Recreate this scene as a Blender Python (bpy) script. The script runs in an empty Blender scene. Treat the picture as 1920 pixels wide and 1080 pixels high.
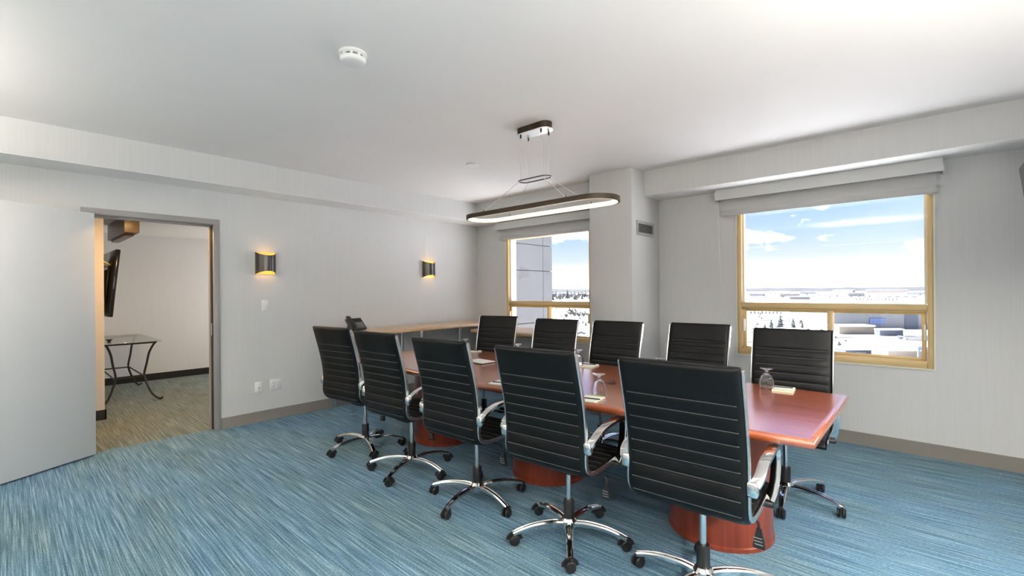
import bpy, math, random
from mathutils import Vector, Matrix

# ------------------------------------------------------------------ camera
CAM = Vector((5.1897, -4.9346, 1.35))
FPX, YAW, ROLL, SHY = 861.26, 0.737186, -0.00767111, 4.7104
SC = bpy.context.scene
COL = SC.collection
FW = Vector((-math.sin(YAW), math.cos(YAW), 0))
RT0 = Vector((math.cos(YAW), math.sin(YAW), 0)); UP0 = Vector((0, 0, 1))
RT = RT0 * math.cos(ROLL) + UP0 * math.sin(ROLL)
UP = UP0 * math.cos(ROLL) - RT0 * math.sin(ROLL)
cd = bpy.data.cameras.new('camera')
cd.sensor_width = 36; cd.lens = FPX / 1920 * 36; cd.shift_y = SHY / 1920
cd.clip_start = .05; cd.clip_end = 20000
cam = bpy.data.objects.new('camera', cd); COL.objects.link(cam)
cam.matrix_world = Matrix(((RT.x, UP.x, -FW.x, CAM.x), (RT.y, UP.y, -FW.y, CAM.y), (RT.z, UP.z, -FW.z, CAM.z), (0, 0, 0, 1)))
SC.camera = cam

# ------------------------------------------------------------------ view, world, sun, large lights
vs = SC.view_settings
vs.view_transform = 'Standard'; vs.look = 'None'; vs.gamma = 1; vs.use_curve_mapping = False
vs.exposure = 0.54
SKY = 1.0
SUN = 34.0
REAR_FILL_DOWN = 2.0       # each added up/down fill light over the unseen rear half of the room
REAR_FILL_UP = 38.0
RIGHT_FILL_UP, RIGHT_FILL_DOWN = 32.0, 34.0   # added fill lights on the unseen right wall
HALL_WARM = 17.0
HALL_DAY = 22.0
LED = 1.15

world = bpy.data.worlds.new('world'); SC.world = world; world.use_nodes = True
nt = world.node_tree; N = nt.nodes; Lk = nt.links
N.clear()
out = N.new('ShaderNodeOutputWorld'); bg = N.new('ShaderNodeBackground')
tc = N.new('ShaderNodeTexCoord'); sep = N.new('ShaderNodeSeparateXYZ')
ramp = N.new('ShaderNodeValToRGB')
e = ramp.color_ramp.elements
e[0].position = 0.0; e[0].color = (1.3, 1.33, 1.4, 1)
e[1].position = .34; e[1].color = (.30, .49, 1.0, 1)
for p_, c_ in ((.03, (1.0, 1.03, 1.10)), (.06, (.60, .68, .95)), (.10, (.43, .58, .95)), (.16, (.355, .53, .95))):
    x = ramp.color_ramp.elements.new(p_); x.color = (*c_, 1)
mp = N.new('ShaderNodeMapping'); mp.inputs['Scale'].default_value = (1.4, 1.4, 3.4); mp.inputs['Location'].default_value = (.37, 1.2, .55)
nz = N.new('ShaderNodeTexNoise'); nz.inputs['Scale'].default_value = 3.1; nz.inputs['Detail'].default_value = 6; nz.inputs['Roughness'].default_value = .55
cr = N.new('ShaderNodeValToRGB')
cr.color_ramp.elements[0].position = .585; cr.color_ramp.elements[0].color = (0, 0, 0, 1)
cr.color_ramp.elements[1].position = .67; cr.color_ramp.elements[1].color = (1, 1, 1, 1)
mx = N.new('ShaderNodeMix'); mx.data_type = 'RGBA'
mx.inputs['B'].default_value = (3, 3, 3, 1)
Lk.new(tc.outputs['Generated'], sep.inputs[0]); Lk.new(sep.outputs['Z'], ramp.inputs[0])
Lk.new(tc.outputs['Generated'], mp.inputs[0]); Lk.new(mp.outputs[0], nz.inputs['Vector']); Lk.new(nz.outputs['Fac'], cr.inputs[0])
Lk.new(cr.outputs[0], mx.inputs['Factor']); Lk.new(ramp.outputs[0], mx.inputs['A'])
Lk.new(mx.outputs['Result'], bg.inputs[0]); bg.inputs[1].default_value = SKY
Lk.new(bg.outputs[0], out.inputs[0])

def lamp(name, kind, loc, energy, color=(1, 1, 1), rot=(0, 0, 0), **kw):
    l = bpy.data.lights.new(name, kind); l.energy = energy; l.color = color
    for k, v in kw.items(): setattr(l, k, v)
    o = bpy.data.objects.new(name, l); COL.objects.link(o); o.location = loc; o.rotation_euler = rot
    return o
sun = lamp('sun', 'SUN', (0, 0, 60), SUN, (1, .98, .95), angle=.02)
sun.rotation_euler = Vector((.78, .10, -.62)).to_track_quat('-Z', 'Y').to_euler()
for px in (1.5, 4.3):  # fill lights added behind the camera to brighten the room
    lamp('rear_fill_down', 'AREA', (px, -5.9, 2.196), REAR_FILL_DOWN, (1, .93, .85), (0, 0, 0), shape='RECTANGLE', size=1.4, size_y=.35)
    lamp('rear_fill_up', 'AREA', (px, -5.9, 2.254), REAR_FILL_UP, (1, .93, .85), (math.pi, 0, 0), shape='RECTANGLE', size=1.4, size_y=.35)
for py, ku, kd in ((-1.9, .02, .28), (-3.2, .6, 1), (-4.9, 1.1, 1)):  # fill lights added out of view along the right wall
    lamp('right_fill_up', 'AREA', (5.70, py, 1.78), RIGHT_FILL_UP * ku, (1, .95, .88), (math.pi, 0, 0), shape='RECTANGLE', size=.1, size_y=.18)
    lamp('right_fill_down', 'AREA', (5.70, py, 1.53), RIGHT_FILL_DOWN * kd, (1, .95, .88), (0, 0, 0), shape='RECTANGLE', size=.1, size_y=.18)
lamp('adjoining_downlight', 'AREA', (-.55, -3.95, 2.22), HALL_WARM, (1, .56, .20), (0, 0, 0), shape='DISK', size=.2)
lamp('adjoining_daylight', 'AREA', (-2.3, -1.62, 1.3), HALL_DAY, (1, .97, .95), (math.radians(-90), 0, 0), shape='RECTANGLE', size=2.2, size_y=1.6)

# ------------------------------------------------------------------ materials
def newmat(name):
    m = bpy.data.materials.new(name); m.use_nodes = True
    return m, m.node_tree, m.node_tree.nodes['Principled BSDF']
def mat(name, col, rough=.5, metal=0., spec=.5, noise=0., scale=8., stretch=(1, 1, 1), bump=0., bscale=None, coat=0., emit=None, estr=0., trans=0., ior=1.45):
    m, t, b = newmat(name)
    c = (*col, 1)
    b.inputs['Base Color'].default_value = c; b.inputs['Roughness'].default_value = rough
    b.inputs['Metallic'].default_value = metal; b.inputs['Specular IOR Level'].default_value = spec
    b.inputs['Coat Weight'].default_value = coat; b.inputs['Coat Roughness'].default_value = .08
    b.inputs['Transmission Weight'].default_value = trans; b.inputs['IOR'].default_value = ior
    if emit:
        b.inputs['Emission Color'].default_value = (*emit, 1); b.inputs['Emission Strength'].default_value = estr
    if noise or bump:
        g = t.nodes.new('ShaderNodeTexCoord'); mpn = t.nodes.new('ShaderNodeMapping'); mpn.inputs['Scale'].default_value = stretch
        n = t.nodes.new('ShaderNodeTexNoise'); n.inputs['Scale'].default_value = scale; n.inputs['Detail'].default_value = 5
        t.links.new(g.outputs['Object'], mpn.inputs[0]); t.links.new(mpn.outputs[0], n.inputs['Vector'])
        if noise:
            r = t.nodes.new('ShaderNodeValToRGB')
            r.color_ramp.elements[0].position = .3; r.color_ramp.elements[1].position = .7
            r.color_ramp.elements[0].color = (*[max(0, k * (1 - noise)) for k in col], 1)
            r.color_ramp.elements[1].color = (*[min(1, k * (1 + noise)) for k in col], 1)
            t.links.new(n.outputs['Fac'], r.inputs[0]); t.links.new(r.outputs[0], b.inputs['Base Color'])
        if bump:
            bp = t.nodes.new('ShaderNodeBump'); bp.inputs['Strength'].default_value = bump; bp.inputs['Distance'].default_value = .002
            if bscale:
                n2 = t.nodes.new('ShaderNodeTexNoise'); n2.inputs['Scale'].default_value = bscale; n2.inputs['Detail'].default_value = 3
                t.links.new(mpn.outputs[0], n2.inputs['Vector']); t.links.new(n2.outputs['Fac'], bp.inputs['Height'])
            else: t.links.new(n.outputs['Fac'], bp.inputs['Height'])
            t.links.new(bp.outputs[0], b.inputs['Normal'])
    return m

def carpet_mat(name, c0, c1, c2):
    m, t, b = newmat(name)
    nd, lk = t.nodes, t.links
    g = nd.new('ShaderNodeTexCoord')
    def nz_(scale, st, det=4):
        q = nd.new('ShaderNodeMapping'); q.inputs['Scale'].default_value = st
        n = nd.new('ShaderNodeTexNoise'); n.inputs['Scale'].default_value = scale; n.inputs['Detail'].default_value = det; n.inputs['Roughness'].default_value = .65
        lk.new(g.outputs['Object'], q.inputs[0]); lk.new(q.outputs[0], n.inputs['Vector']); return n
    streak = nz_(1.0, (2.2, 120, 1)); fine = nz_(1.0, (70, 260, 1)); broad = nz_(1.0, (.55, 2.6, 1), 3)
    def mth(op, a, bb):
        k = nd.new('ShaderNodeMath'); k.operation = op
        for i, v in enumerate((a, bb)):
            if isinstance(v, (int, float)): k.inputs[i].default_value = v
            else: lk.new(v, k.inputs[i])
        return k.outputs[0]
    f = mth('ADD', mth('MULTIPLY', streak.outputs['Fac'], .62), mth('MULTIPLY', fine.outputs['Fac'], .38))
    r = nd.new('ShaderNodeValToRGB'); el = r.color_ramp.elements
    el[0].position = .38; el[0].color = (*c0, 1); el[1].position = .63; el[1].color = (*c2, 1)
    q = el.new(.5); q.color = (*c1, 1)
    lk.new(f, r.inputs[0])
    r2 = nd.new('ShaderNodeValToRGB'); r2.color_ramp.elements[0].position = .42; r2.color_ramp.elements[1].position = .62
    lk.new(broad.outputs['Fac'], r2.inputs[0])
    mm = nd.new('ShaderNodeMix'); mm.data_type = 'RGBA'; mm.blend_type = 'MULTIPLY'
    mm.inputs['B'].default_value = (1.0, .92, .80, 1)
    lk.new(r2.outputs[0], mm.inputs['Factor']); lk.new(r.outputs[0], mm.inputs['A'])
    lk.new(mm.outputs['Result'], b.inputs['Base Color'])
    b.inputs['Roughness'].default_value = .95; b.inputs['Specular IOR Level'].default_value = .1
    b.inputs['Sheen Weight'].default_value = .08; b.inputs['Sheen Roughness'].default_value = .5
    bp = nd.new('ShaderNodeBump'); bp.inputs['Strength'].default_value = .5; bp.inputs['Distance'].default_value = .004
    lk.new(f, bp.inputs['Height']); lk.new(bp.outputs[0], b.inputs['Normal'])
    return m

def wood_mat(name, c0, c1, rough, coat, axis='x', scale=1.0, spec=.5):
    m, t, b = newmat(name); nd, lk = t.nodes, t.links
    g = nd.new('ShaderNodeTexCoord'); q = nd.new('ShaderNodeMapping')
    st = {'x': (1.2, 16, 16), 'y': (16, 1.2, 16), 'z': (16, 16, 1.2)}[axis]
    q.inputs['Scale'].default_value = [k * scale for k in st]
    n = nd.new('ShaderNodeTexNoise'); n.inputs['Scale'].default_value = 1.5; n.inputs['Detail'].default_value = 6; n.inputs['Distortion'].default_value = .6
    r = nd.new('ShaderNodeValToRGB'); r.color_ramp.elements[0].position = .3; r.color_ramp.elements[1].position = .7
    r.color_ramp.elements[0].color = (*c0, 1); r.color_ramp.elements[1].color = (*c1, 1)
    lk.new(g.outputs['Object'], q.inputs[0]); lk.new(q.outputs[0], n.inputs['Vector']); lk.new(n.outputs['Fac'], r.inputs[0]); lk.new(r.outputs[0], b.inputs['Base Color'])
    b.inputs['Roughness'].default_value = rough; b.inputs['Coat Weight'].default_value = coat; b.inputs['Coat Roughness'].default_value = .16
    b.inputs['Specular IOR Level'].default_value = spec; b.inputs['Coat IOR'].default_value = 1.5 + .4 * (coat >= 1)
    return m

def glass_mat(name, tint=(1, 1, 1), refl=.05):
    m = bpy.data.materials.new(name); m.use_nodes = True; t = m.node_tree; t.nodes.clear()
    o = t.nodes.new('ShaderNodeOutputMaterial'); tr = t.nodes.new('ShaderNodeBsdfTransparent'); gl = t.nodes.new('ShaderNodeBsdfGlossy'); mi = t.nodes.new('ShaderNodeMixShader')
    tr.inputs[0].default_value = (*tint, 1); gl.inputs['Roughness'].default_value = .02; mi.inputs[0].default_value = refl
    t.links.new(tr.outputs[0], mi.inputs[1]); t.links.new(gl.outputs[0], mi.inputs[2]); t.links.new(mi.outputs[0], o.inputs[0])
    return m

M = {}
M['wall'] = mat('wall_covering', (.68, .68, .67), .75, spec=.25, noise=.02, scale=1.2, stretch=(60, 60, 1.2), bump=.15)
M['ceiling'] = mat('ceiling_paint', (.88, .86, .835), .9, spec=.2, noise=.012, scale=1.5, bump=.08, bscale=160)
M['white_paint'] = mat('white_paint', (.88, .88, .86), .6, noise=.01, scale=3)
M['carpet'] = carpet_mat('blue_carpet', (.030, .088, .145), (.108, .228, .330), (.33, .49, .62))
M['carpet2'] = carpet_mat('green_carpet', (.060, .085, .085), (.15, .185, .17), (.34, .37, .33))
M['base'] = mat('taupe_baseboard', (.27, .245, .215), .55, noise=.05, scale=3)
M['black_base'] = mat('black_baseboard', (.012, .009, .008), .5, noise=.1, scale=5)
M['door'] = mat('door_paint', (.80, .80, .79), .55, noise=.015, scale=2)
M['frame'] = mat('grey_door_frame', (.34, .33, .32), .45, noise=.03, scale=4)
M['seal'] = mat('dark_seal', (.03, .022, .016), .6, noise=.1, scale=9)
M['tan'] = mat('tan_aluminium', (.70, .51, .245), .42, noise=.04, scale=5)
M['tan_dark'] = mat('tan_aluminium_shadow_gap', (.46, .33, .15), .5, noise=.05, scale=5)
M['cream'] = mat('cream_trim', (.80, .78, .68), .5, noise=.02, scale=5)
M['blind'] = mat('blind_fabric', (.60, .60, .585), .8, noise=.02, scale=40, bump=.1)
M['fascia'] = mat('blind_fascia', (.66, .66, .645), .6, noise=.015, scale=6)
M['pane'] = glass_mat('window_glass', (1, 1, 1), .04)
M['clear'] = glass_mat('table_glass', (.93, .97, .95), .6)
M['goblet'] = mat('goblet_glass', (1, 1, 1), .01, trans=1., ior=1.45, noise=.001)
M['leather'] = mat('black_leather', (.0045, .0052, .0052), .38, spec=.24, noise=.15, scale=14, bump=.25, bscale=300)
M['seam'] = mat('seam_highlight_grey', (.05, .052, .049), .38, noise=.1, scale=14)  # paler than the leather: highlights on the rib lips put into the colour
M['chrome'] = mat('chrome', (.78, .78, .77), .10, metal=1., noise=.02, scale=10)
M['satin'] = mat('satin_aluminium', (.70, .70, .69), .24, metal=1., noise=.03, scale=12)
M['plastic'] = mat('black_plastic', (.014, .014, .014), .4, noise=.1, scale=15)
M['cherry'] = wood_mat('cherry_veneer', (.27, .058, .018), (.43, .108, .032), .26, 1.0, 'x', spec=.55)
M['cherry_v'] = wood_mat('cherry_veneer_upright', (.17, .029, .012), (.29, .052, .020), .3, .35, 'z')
M['maple'] = wood_mat('honey_wood', (.66, .43, .23), (.80, .55, .32), .35, .3, 'y')
M['bronze'] = mat('dark_bronze', (.045, .028, .014), .42, metal=.3, noise=.15, scale=20)
M['steel'] = mat('brushed_plate', (.72, .72, .70), .3, metal=.6, noise=.02, scale=30)
M['led'] = mat('led_diffuser', (.9, .85, .7), .5, emit=(1, .78, .48), estr=LED, noise=.001)
M['cable'] = mat('thin_cable', (.72, .66, .62), .4, noise=.02, scale=30)
M['smoke'] = mat('white_plastic', (.90, .90, .88), .45, noise=.01, scale=20)
M['smoke_dark'] = mat('grey_vent_slot', (.22, .22, .21), .6, noise=.05, scale=20)
M['gold'] = mat('gold_reflector', (1.0, .72, .22), .4, metal=.5, noise=.04, scale=12)
M['bulb'] = mat('sconce_bulb', (1, .9, .7), .5, emit=(1, .82, .55), estr=9, noise=.001)
M['gunmetal'] = mat('gunmetal', (.10, .095, .09), .22, metal=.85, noise=.06, scale=12)
M['paper'] = mat('paper', (.80, .79, .74), .8, noise=.01, scale=20)
M['lime'] = mat('lime_band', (.36, .50, .08), .6, noise=.05, scale=20)
M['iron'] = mat('wrought_iron', (.018, .014, .011), .5, noise=.2, scale=30, bump=.2)
M['brown'] = wood_mat('brown_wood', (.085, .042, .015), (.15, .075, .028), .45, .2, 'x')
M['screen'] = mat('black_screen', (.008, .008, .009), .18, noise=.05, scale=10)
M['grille'] = mat('vent_grille', (.42, .42, .41), .45, noise=.03, scale=20)
M['vent_dark'] = mat('vent_duct', (.03, .03, .03), .7, noise=.1, scale=20)
M['phone'] = mat('phone_grey', (.055, .058, .06), .4, noise=.1, scale=30)
M['cord'] = mat('white_cord', (.72, .72, .70), .6, noise=.01, scale=20)
M['snow'] = mat('snow', (.90, .91, .93), .9, noise=.05, scale=.012, spec=.1)
M['clad'] = mat('grey_cladding', (.150, .149, .145), .8, noise=.06, scale=1.5, bump=.2)
M['joint'] = mat('cladding_joint', (.07, .07, .07), .9, noise=.05, scale=3)
M['ext_grey'] = mat('warehouse_grey', (.100, .102, .108), .8, noise=.04, scale=.2)
M['ext_dark'] = mat('slate_blue_wall', (.034, .043, .060), .8, noise=.1, scale=.4)
M['ext_beige'] = mat('beige_wall', (.135, .115, .088), .85, noise=.05, scale=.3)
M['ext_pink'] = mat('pink_brick', (.11, .09, .082), .85, noise=.06, scale=.3)
M['ext_blue'] = mat('blue_sign', (.045, .075, .16), .6, noise=.05, scale=1)
M['ext_glass'] = mat('distant_window', (.08, .09, .11), .3, noise=.1, scale=1)
M['asphalt'] = mat('slushy_road', (.055, .056, .060), .9, noise=.35, scale=.08)
M['conifer'] = mat('conifer_green', (.050, .060, .058), .9, noise=.35, scale=.9)
M['bare'] = mat('bare_branches', (.052, .050, .048), .9, noise=.2, scale=1)
M['haze'] = mat('distant_ridge', (.042, .046, .054), .95, noise=.12, scale=.01)
M['car'] = mat('dark_car', (.06, .06, .07), .4, noise=.1, scale=1)

# ------------------------------------------------------------------ mesh helpers
class MB:
    def __init__(s): s.v = []; s.f = []
    def add(s, vs_, fs):
        o = len(s.v); s.v += [tuple(p) for p in vs_]; s.f += [tuple(i + o for i in f) for f in fs]; return s
    def box(s, a, b, bev=0):
        x0, y0, z0 = a; x1, y1, z1 = b
        if bev:
            k = bev
            prof = [(0, k), (k * .3, k * .3), (k, 0)]
            def ring(ix, z):  # chamfered rectangle
                X0, X1, Y0, Y1 = x0 + ix, x1 - ix, y0 + ix, y1 - ix
                c = max(k - ix, 1e-4)
                return [(X0 + c, Y0, z), (X1 - c, Y0, z), (X1, Y0 + c, z), (X1, Y1 - c, z), (X1 - c, Y1, z), (X0 + c, Y1, z), (X0, Y1 - c, z), (X0, Y0 + c, z)]
            rings = [ring(k * .75, z0), ring(0, z0 + k), ring(0, z1 - k), ring(k * .75, z1)]
            vs_ = [p for r in rings for p in r]; fs = [tuple(range(7, -1, -1)), tuple(range(24, 32))]
            for i in range(3):
                for j in range(8): fs.append((i * 8 + j, i * 8 + (j + 1) % 8, (i + 1) * 8 + (j + 1) % 8, (i + 1) * 8 + j))
            return s.add(vs_, fs)
        return s.add([(x0, y0, z0), (x1, y0, z0), (x1, y1, z0), (x0, y1, z0), (x0, y0, z1), (x1, y0, z1), (x1, y1, z1), (x0, y1, z1)],
                     [(3, 2, 1, 0), (4, 5, 6, 7), (0, 1, 5, 4), (1, 2, 6, 5), (2, 3, 7, 6), (3, 0, 4, 7)])
    def lathe(s, prof, c=(0, 0, 0), n=24, axis='z'):
        vs_ = []; fs = []
        for r, z in prof:
            for k in range(n):
                a = 2 * math.pi * k / n; p = (r * math.cos(a), r * math.sin(a), z)
                if axis == 'x': p = (p[2], p[0], p[1])
                if axis == 'y': p = (p[1], p[2], p[0])
                vs_.append((p[0] + c[0], p[1] + c[1], p[2] + c[2]))
        m = len(prof)
        for i in range(m - 1):
            for k in range(n): fs.append((i * n + k, i * n + (k + 1) % n, (i + 1) * n + (k + 1) % n, (i + 1) * n + k))
        if prof[0][0] > 1e-6: fs.append(tuple(range(n - 1, -1, -1)))
        if prof[-1][0] > 1e-6: fs.append(tuple((m - 1) * n + k for k in range(n)))
        return s.add(vs_, fs)
    def cyl(s, c, r, h, n=20, axis='z', r2=None):
        return s.lathe([(r, 0), (r if r2 is None else r2, h)], c, n, axis)
    def sweep(s, path, sec, up=(0, 0, 1), closed=False, scales=None):
        """sec: list of (a,b) in (side, up) frame"""
        P = [Vector(p) for p in path]; n = len(P); m = len(sec); vs_ = []
        upv = Vector(up)
        for i, p in enumerate(P):
            if closed: t = P[(i + 1) % n] - P[i - 1]
            else: t = P[min(i + 1, n - 1)] - P[max(i - 1, 0)]
            t.normalize(); sd = t.cross(upv)
            if sd.length < 1e-4: sd = t.cross(Vector((1, 0, 0)))
            sd.normalize(); u = sd.cross(t)
            k = scales[i] if scales else 1
            for a, b in sec: vs_.append(p + sd * a * k + u * b * k)
        fs = []
        rng = n if closed else n - 1
        for i in range(rng):
            j = (i + 1) % n
            for q in range(m): fs.append((i * m + q, i * m + (q + 1) % m, j * m + (q + 1) % m, j * m + q))
        if not closed: fs += [tuple(range(m - 1, -1, -1)), tuple((n - 1) * m + q for q in range(m))]
        return s.add(vs_, fs)
    def tube(s, path, r, n=8, **kw):
        return s.sweep(path, [(r * math.cos(2 * math.pi * k / n), r * math.sin(2 * math.pi * k / n)) for k in range(n)], **kw)
    def bar(s, path, w, h, **kw):
        c = min(w, h) * .22
        sec = [(-w / 2 + c, -h / 2), (w / 2 - c, -h / 2), (w / 2, -h / 2 + c), (w / 2, h / 2 - c), (w / 2 - c, h / 2), (-w / 2 + c, h / 2), (-w / 2, h / 2 - c), (-w / 2, -h / 2 + c)]
        return s.sweep(path, sec, **kw)
    def prism(s, pts, z0, z1):
        n = len(pts)
        return s.add([(x, y, z0) for x, y in pts] + [(x, y, z1) for x, y in pts],
                     [tuple(range(n - 1, -1, -1)), tuple(range(n, 2 * n))] + [(i, (i + 1) % n, n + (i + 1) % n, n + i) for i in range(n)])
    def rings(s, rs):
        n = len(rs[0]); vs_ = [p for r in rs for p in r]; fs = [tuple(range(n - 1, -1, -1)), tuple((len(rs) - 1) * n + k for k in range(n))]
        for i in range(len(rs) - 1):
            for k in range(n): fs.append((i * n + k, i * n + (k + 1) % n, (i + 1) * n + (k + 1) % n, (i + 1) * n + k))
        return s.add(vs_, fs)
    def tf(s, mtx):
        s.v = [tuple(mtx @ Vector(p)) for p in s.v]; return s
    def build(s, name, m, parent=None, smooth=40, loc=None, rz=0):
        me = bpy.data.meshes.new(name); me.from_pydata(s.v, [], s.f); me.update()
        import bmesh
        b = bmesh.new(); b.from_mesh(me); bmesh.ops.recalc_face_normals(b, faces=b.faces); b.to_mesh(me); b.free()
        if smooth:
            me.polygons.foreach_set('use_smooth', [True] * len(me.polygons)); me.set_sharp_from_angle(angle=math.radians(smooth))
        me.materials.append(M[m] if isinstance(m, str) else m)
        o = bpy.data.objects.new(name, me); COL.objects.link(o)
        if parent: o.parent = parent
        if loc: o.location = loc
        if rz: o.rotation_euler.z = rz
        return o
def tag(o, label, cat, group=None):
    o['label'] = label; o['category'] = cat
    if group: o['group'] = group
    return o
def struct(o): o['kind'] = 'structure'; return o
def empty(name, loc=(0, 0, 0), rz=0):
    o = bpy.data.objects.new(name, None); COL.objects.link(o); o.location = loc; o.rotation_euler.z = rz; o.empty_display_size = .1
    return o
def thing(name, label, cat, loc=(0, 0, 0), rz=0, group=None): return tag(empty(name, loc, rz), label, cat, group)
def copy_tree(o, parent=None):
    c = o.copy(); COL.objects.link(c)
    if parent: c.parent = parent
    for ch in list(KIDS.get(o.name, [])): copy_tree(ch, c)
    return c
KIDS = {}
def index_kids(root):
    KIDS[root.name] = [o for o in bpy.data.objects if o.parent == root]
    for k in KIDS[root.name]: index_kids(k)
def box(name, a, b, m, parent=None, bev=0, smooth=0): return MB().box(a, b, bev).build(name, m, parent, smooth if not bev else 40)
def catmull(P, n=8):
    out_ = []
    for i in range(len(P) - 1):
        p0 = P[max(i - 1, 0)]; p1 = P[i]; p2 = P[i + 1]; p3 = P[min(i + 2, len(P) - 1)]
        for k in range(n):
            t = k / n
            out_.append(tuple(.5 * (2 * b + (c - a) * t + (2 * a - 5 * b + 4 * c - d) * t * t + (3 * b - a - 3 * c + d) * t ** 3) for a, b, c, d in zip(p0, p1, p2, p3)))
    out_.append(tuple(P[-1])); return out_

# ------------------------------------------------------------------ room shell
H = 2.605; BZ = 2.35; BD = .372
XR = 5.78; YB = -6.9
W1 = (3.757, 5.228, .69, 2.16); W2 = (.598, 2.075, .665, 2.13)
struct(box('floor', (-.07, YB - .2, -.12), (XR + .15, .22, 0), 'carpet'))
struct(box('floor_adjoining', (-4.0, -5.4, -.12), (-.07, -1.4, 0), 'carpet2'))
struct(box('ceiling', (-.14, YB - .2, H), (XR + .15, .22, H + .15), 'ceiling'))
w = MB(); T = .22
xs = [-.14, W2[0], W2[1], W1[0], W1[1], XR + .15]
w.box((xs[0], 0, -.12), (xs[1], T, H)); w.box((xs[2], 0, -.12), (xs[3], T, H)); w.box((xs[4], 0, -.12), (xs[5], T, H))
for wi in (W1, W2):
    w.box((wi[0], 0, -.12), (wi[1], T, wi[2])); w.box((wi[0], 0, wi[3]), (wi[1], T, H))
struct(w.build('wall_windows', 'wall', smooth=0))
DY0, DY1, DZ = -4.47, -3.565, 2.03     # door opening
w = MB(); w.box((-.14, YB - .2, 0), (0, DY0, H)); w.box((-.14, DY1, 0), (0, 0, H)); w.box((-.14, DY0, DZ), (0, DY1, H))
struct(w.build('wall_left', 'wall', smooth=0))
struct(box('wall_right', (XR, YB, -.0), (XR + .15, 0, H), 'wall'))
struct(box('wall_back', (-.14, YB - .2, 0), (XR + .15, YB, H), 'wall'))
struct(box('wall_bulkhead_left', (0, YB, BZ), (BD, 0, H), 'wall'))
struct(box('wall_bulkhead_windows', (BD, -BD, BZ), (XR, 0, H), 'wall'))
MB().box((0, YB, BZ - .004), (BD - .002, -.001, BZ)).build('soffit', 'white_paint', bpy.data.objects['wall_bulkhead_left'], 0)
MB().box((BD, -BD + .002, BZ - .004), (XR, -.001, BZ)).build('soffit', 'white_paint', bpy.data.objects['wall_bulkhead_windows'], 0)
CX0, CX1, CY = 2.443, 2.95, -.64
struct(box('wall_column', (CX0, CY, 0), (CX1, 0, H), 'wall', bev=.006))
BH, BT = .108, .012
struct(box('baseboard_left', (0, DY1 + .055, 0), (BT, 0, BH), 'base'))
struct(box('baseboard_left_rear', (0, YB, 0), (BT, DY0 - .06, BH), 'base'))
b_ = MB(); b_.box((BT, -BT, 0), (CX0 - BT, 0, BH)); b_.box((CX1 + BT, -BT, 0), (XR - BT, 0, BH))
b_.box((CX0 - BT, CY - BT, 0), (CX1 + BT, CY, BH)); b_.box((CX0 - BT, CY, 0), (CX0, -BT, BH)); b_.box((CX1, CY, 0), (CX1 + BT, 0, BH))
struct(b_.build('baseboard_windows', 'base', smooth=0))
struct(box('baseboard_right', (XR - BT, YB, 0), (XR, 0, BH), 'base'))

# door frame and leaf
fr = struct(empty('trim_1', (0, 0, 0)))
for nm, a, b in (('jamb', (-.15, DY1 - .004, 0), (.018, DY1 + .048, DZ + .03)), ('jamb', (-.15, DY0 - .048, 0), (.018, DY0 + .004, DZ + .03)), ('head', (-.15, DY0 - .048, DZ - .012), (.02, DY1 + .05, DZ + .038))):
    box(nm, a, b, 'frame', fr, bev=.004)
box('door_stop', (-.11, DY1 - .018, 0), (-.06, DY1 - .002, DZ - .01), 'frame', fr)
box('door_stop', (-.11, DY0, DZ - .028), (-.06, DY1, DZ - .012), 'frame', fr)
box('seal', (-.058, DY1 - .012, .01), (-.02, DY1 - .003, DZ - .02), 'seal', fr)
box('strike_plate', (-.045, DY1 - .016, .93), (-.02, DY1 - .011, 1.05), 'satin', fr)
ang = math.atan2(-.53, .306)
dr = struct(empty('door_1', (.035, DY0 + .035, 0), ang))
box('leaf', (.0, -.045, .012), (.895, .0, 2.022), 'door', dr, bev=.003)
for z in (.22, 1.05, 1.82): MB().cyl((0, -.02, z), .008, .1, 10).build('hinge', 'satin', dr)
hm = MB().cyl((.83, 0, 1.0), .026, .012, 16, 'y'); hm.tube([(.83, .01, 1.0), (.83, .05, 1.0), (.72, .055, 1.0)], .009)
hm.build('handle', 'satin', dr)

# adjoining room
AX = -3.75; AH = 2.24
struct(box('wall_adjoining_far', (AX - .15, -5.4, 0), (AX, -1.4, AH + .2), 'wall'))
struct(box('wall_adjoining_end', (AX, -1.55, 0), (-.14, -1.4, AH + .2), 'wall'))
struct(box('wall_adjoining_near', (-1.37, -5.4, 0), (-.14, -5.25, AH + .2), 'wall'))
struct(box('wall_partition', (AX, -5.4, 0), (-1.37, -4.228, AH + .2), 'wall'))
struct(box('ceiling_adjoining', (AX - .15, -5.4, AH), (-.14, -1.4, AH + .2), 'ceiling'))
struct(box('baseboard_adjoining_far', (AX, -4.22, 0), (AX + .012, -1.56, .105), 'black_base'))
struct(box('baseboard_partition', (-1.37, -5.24, 0), (-1.358, -4.217, .105), 'black_base'))
struct(box('baseboard_partition_side', (AX + .012, -4.228, 0), (-1.358, -4.216, .105), 'black_base'))

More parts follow.
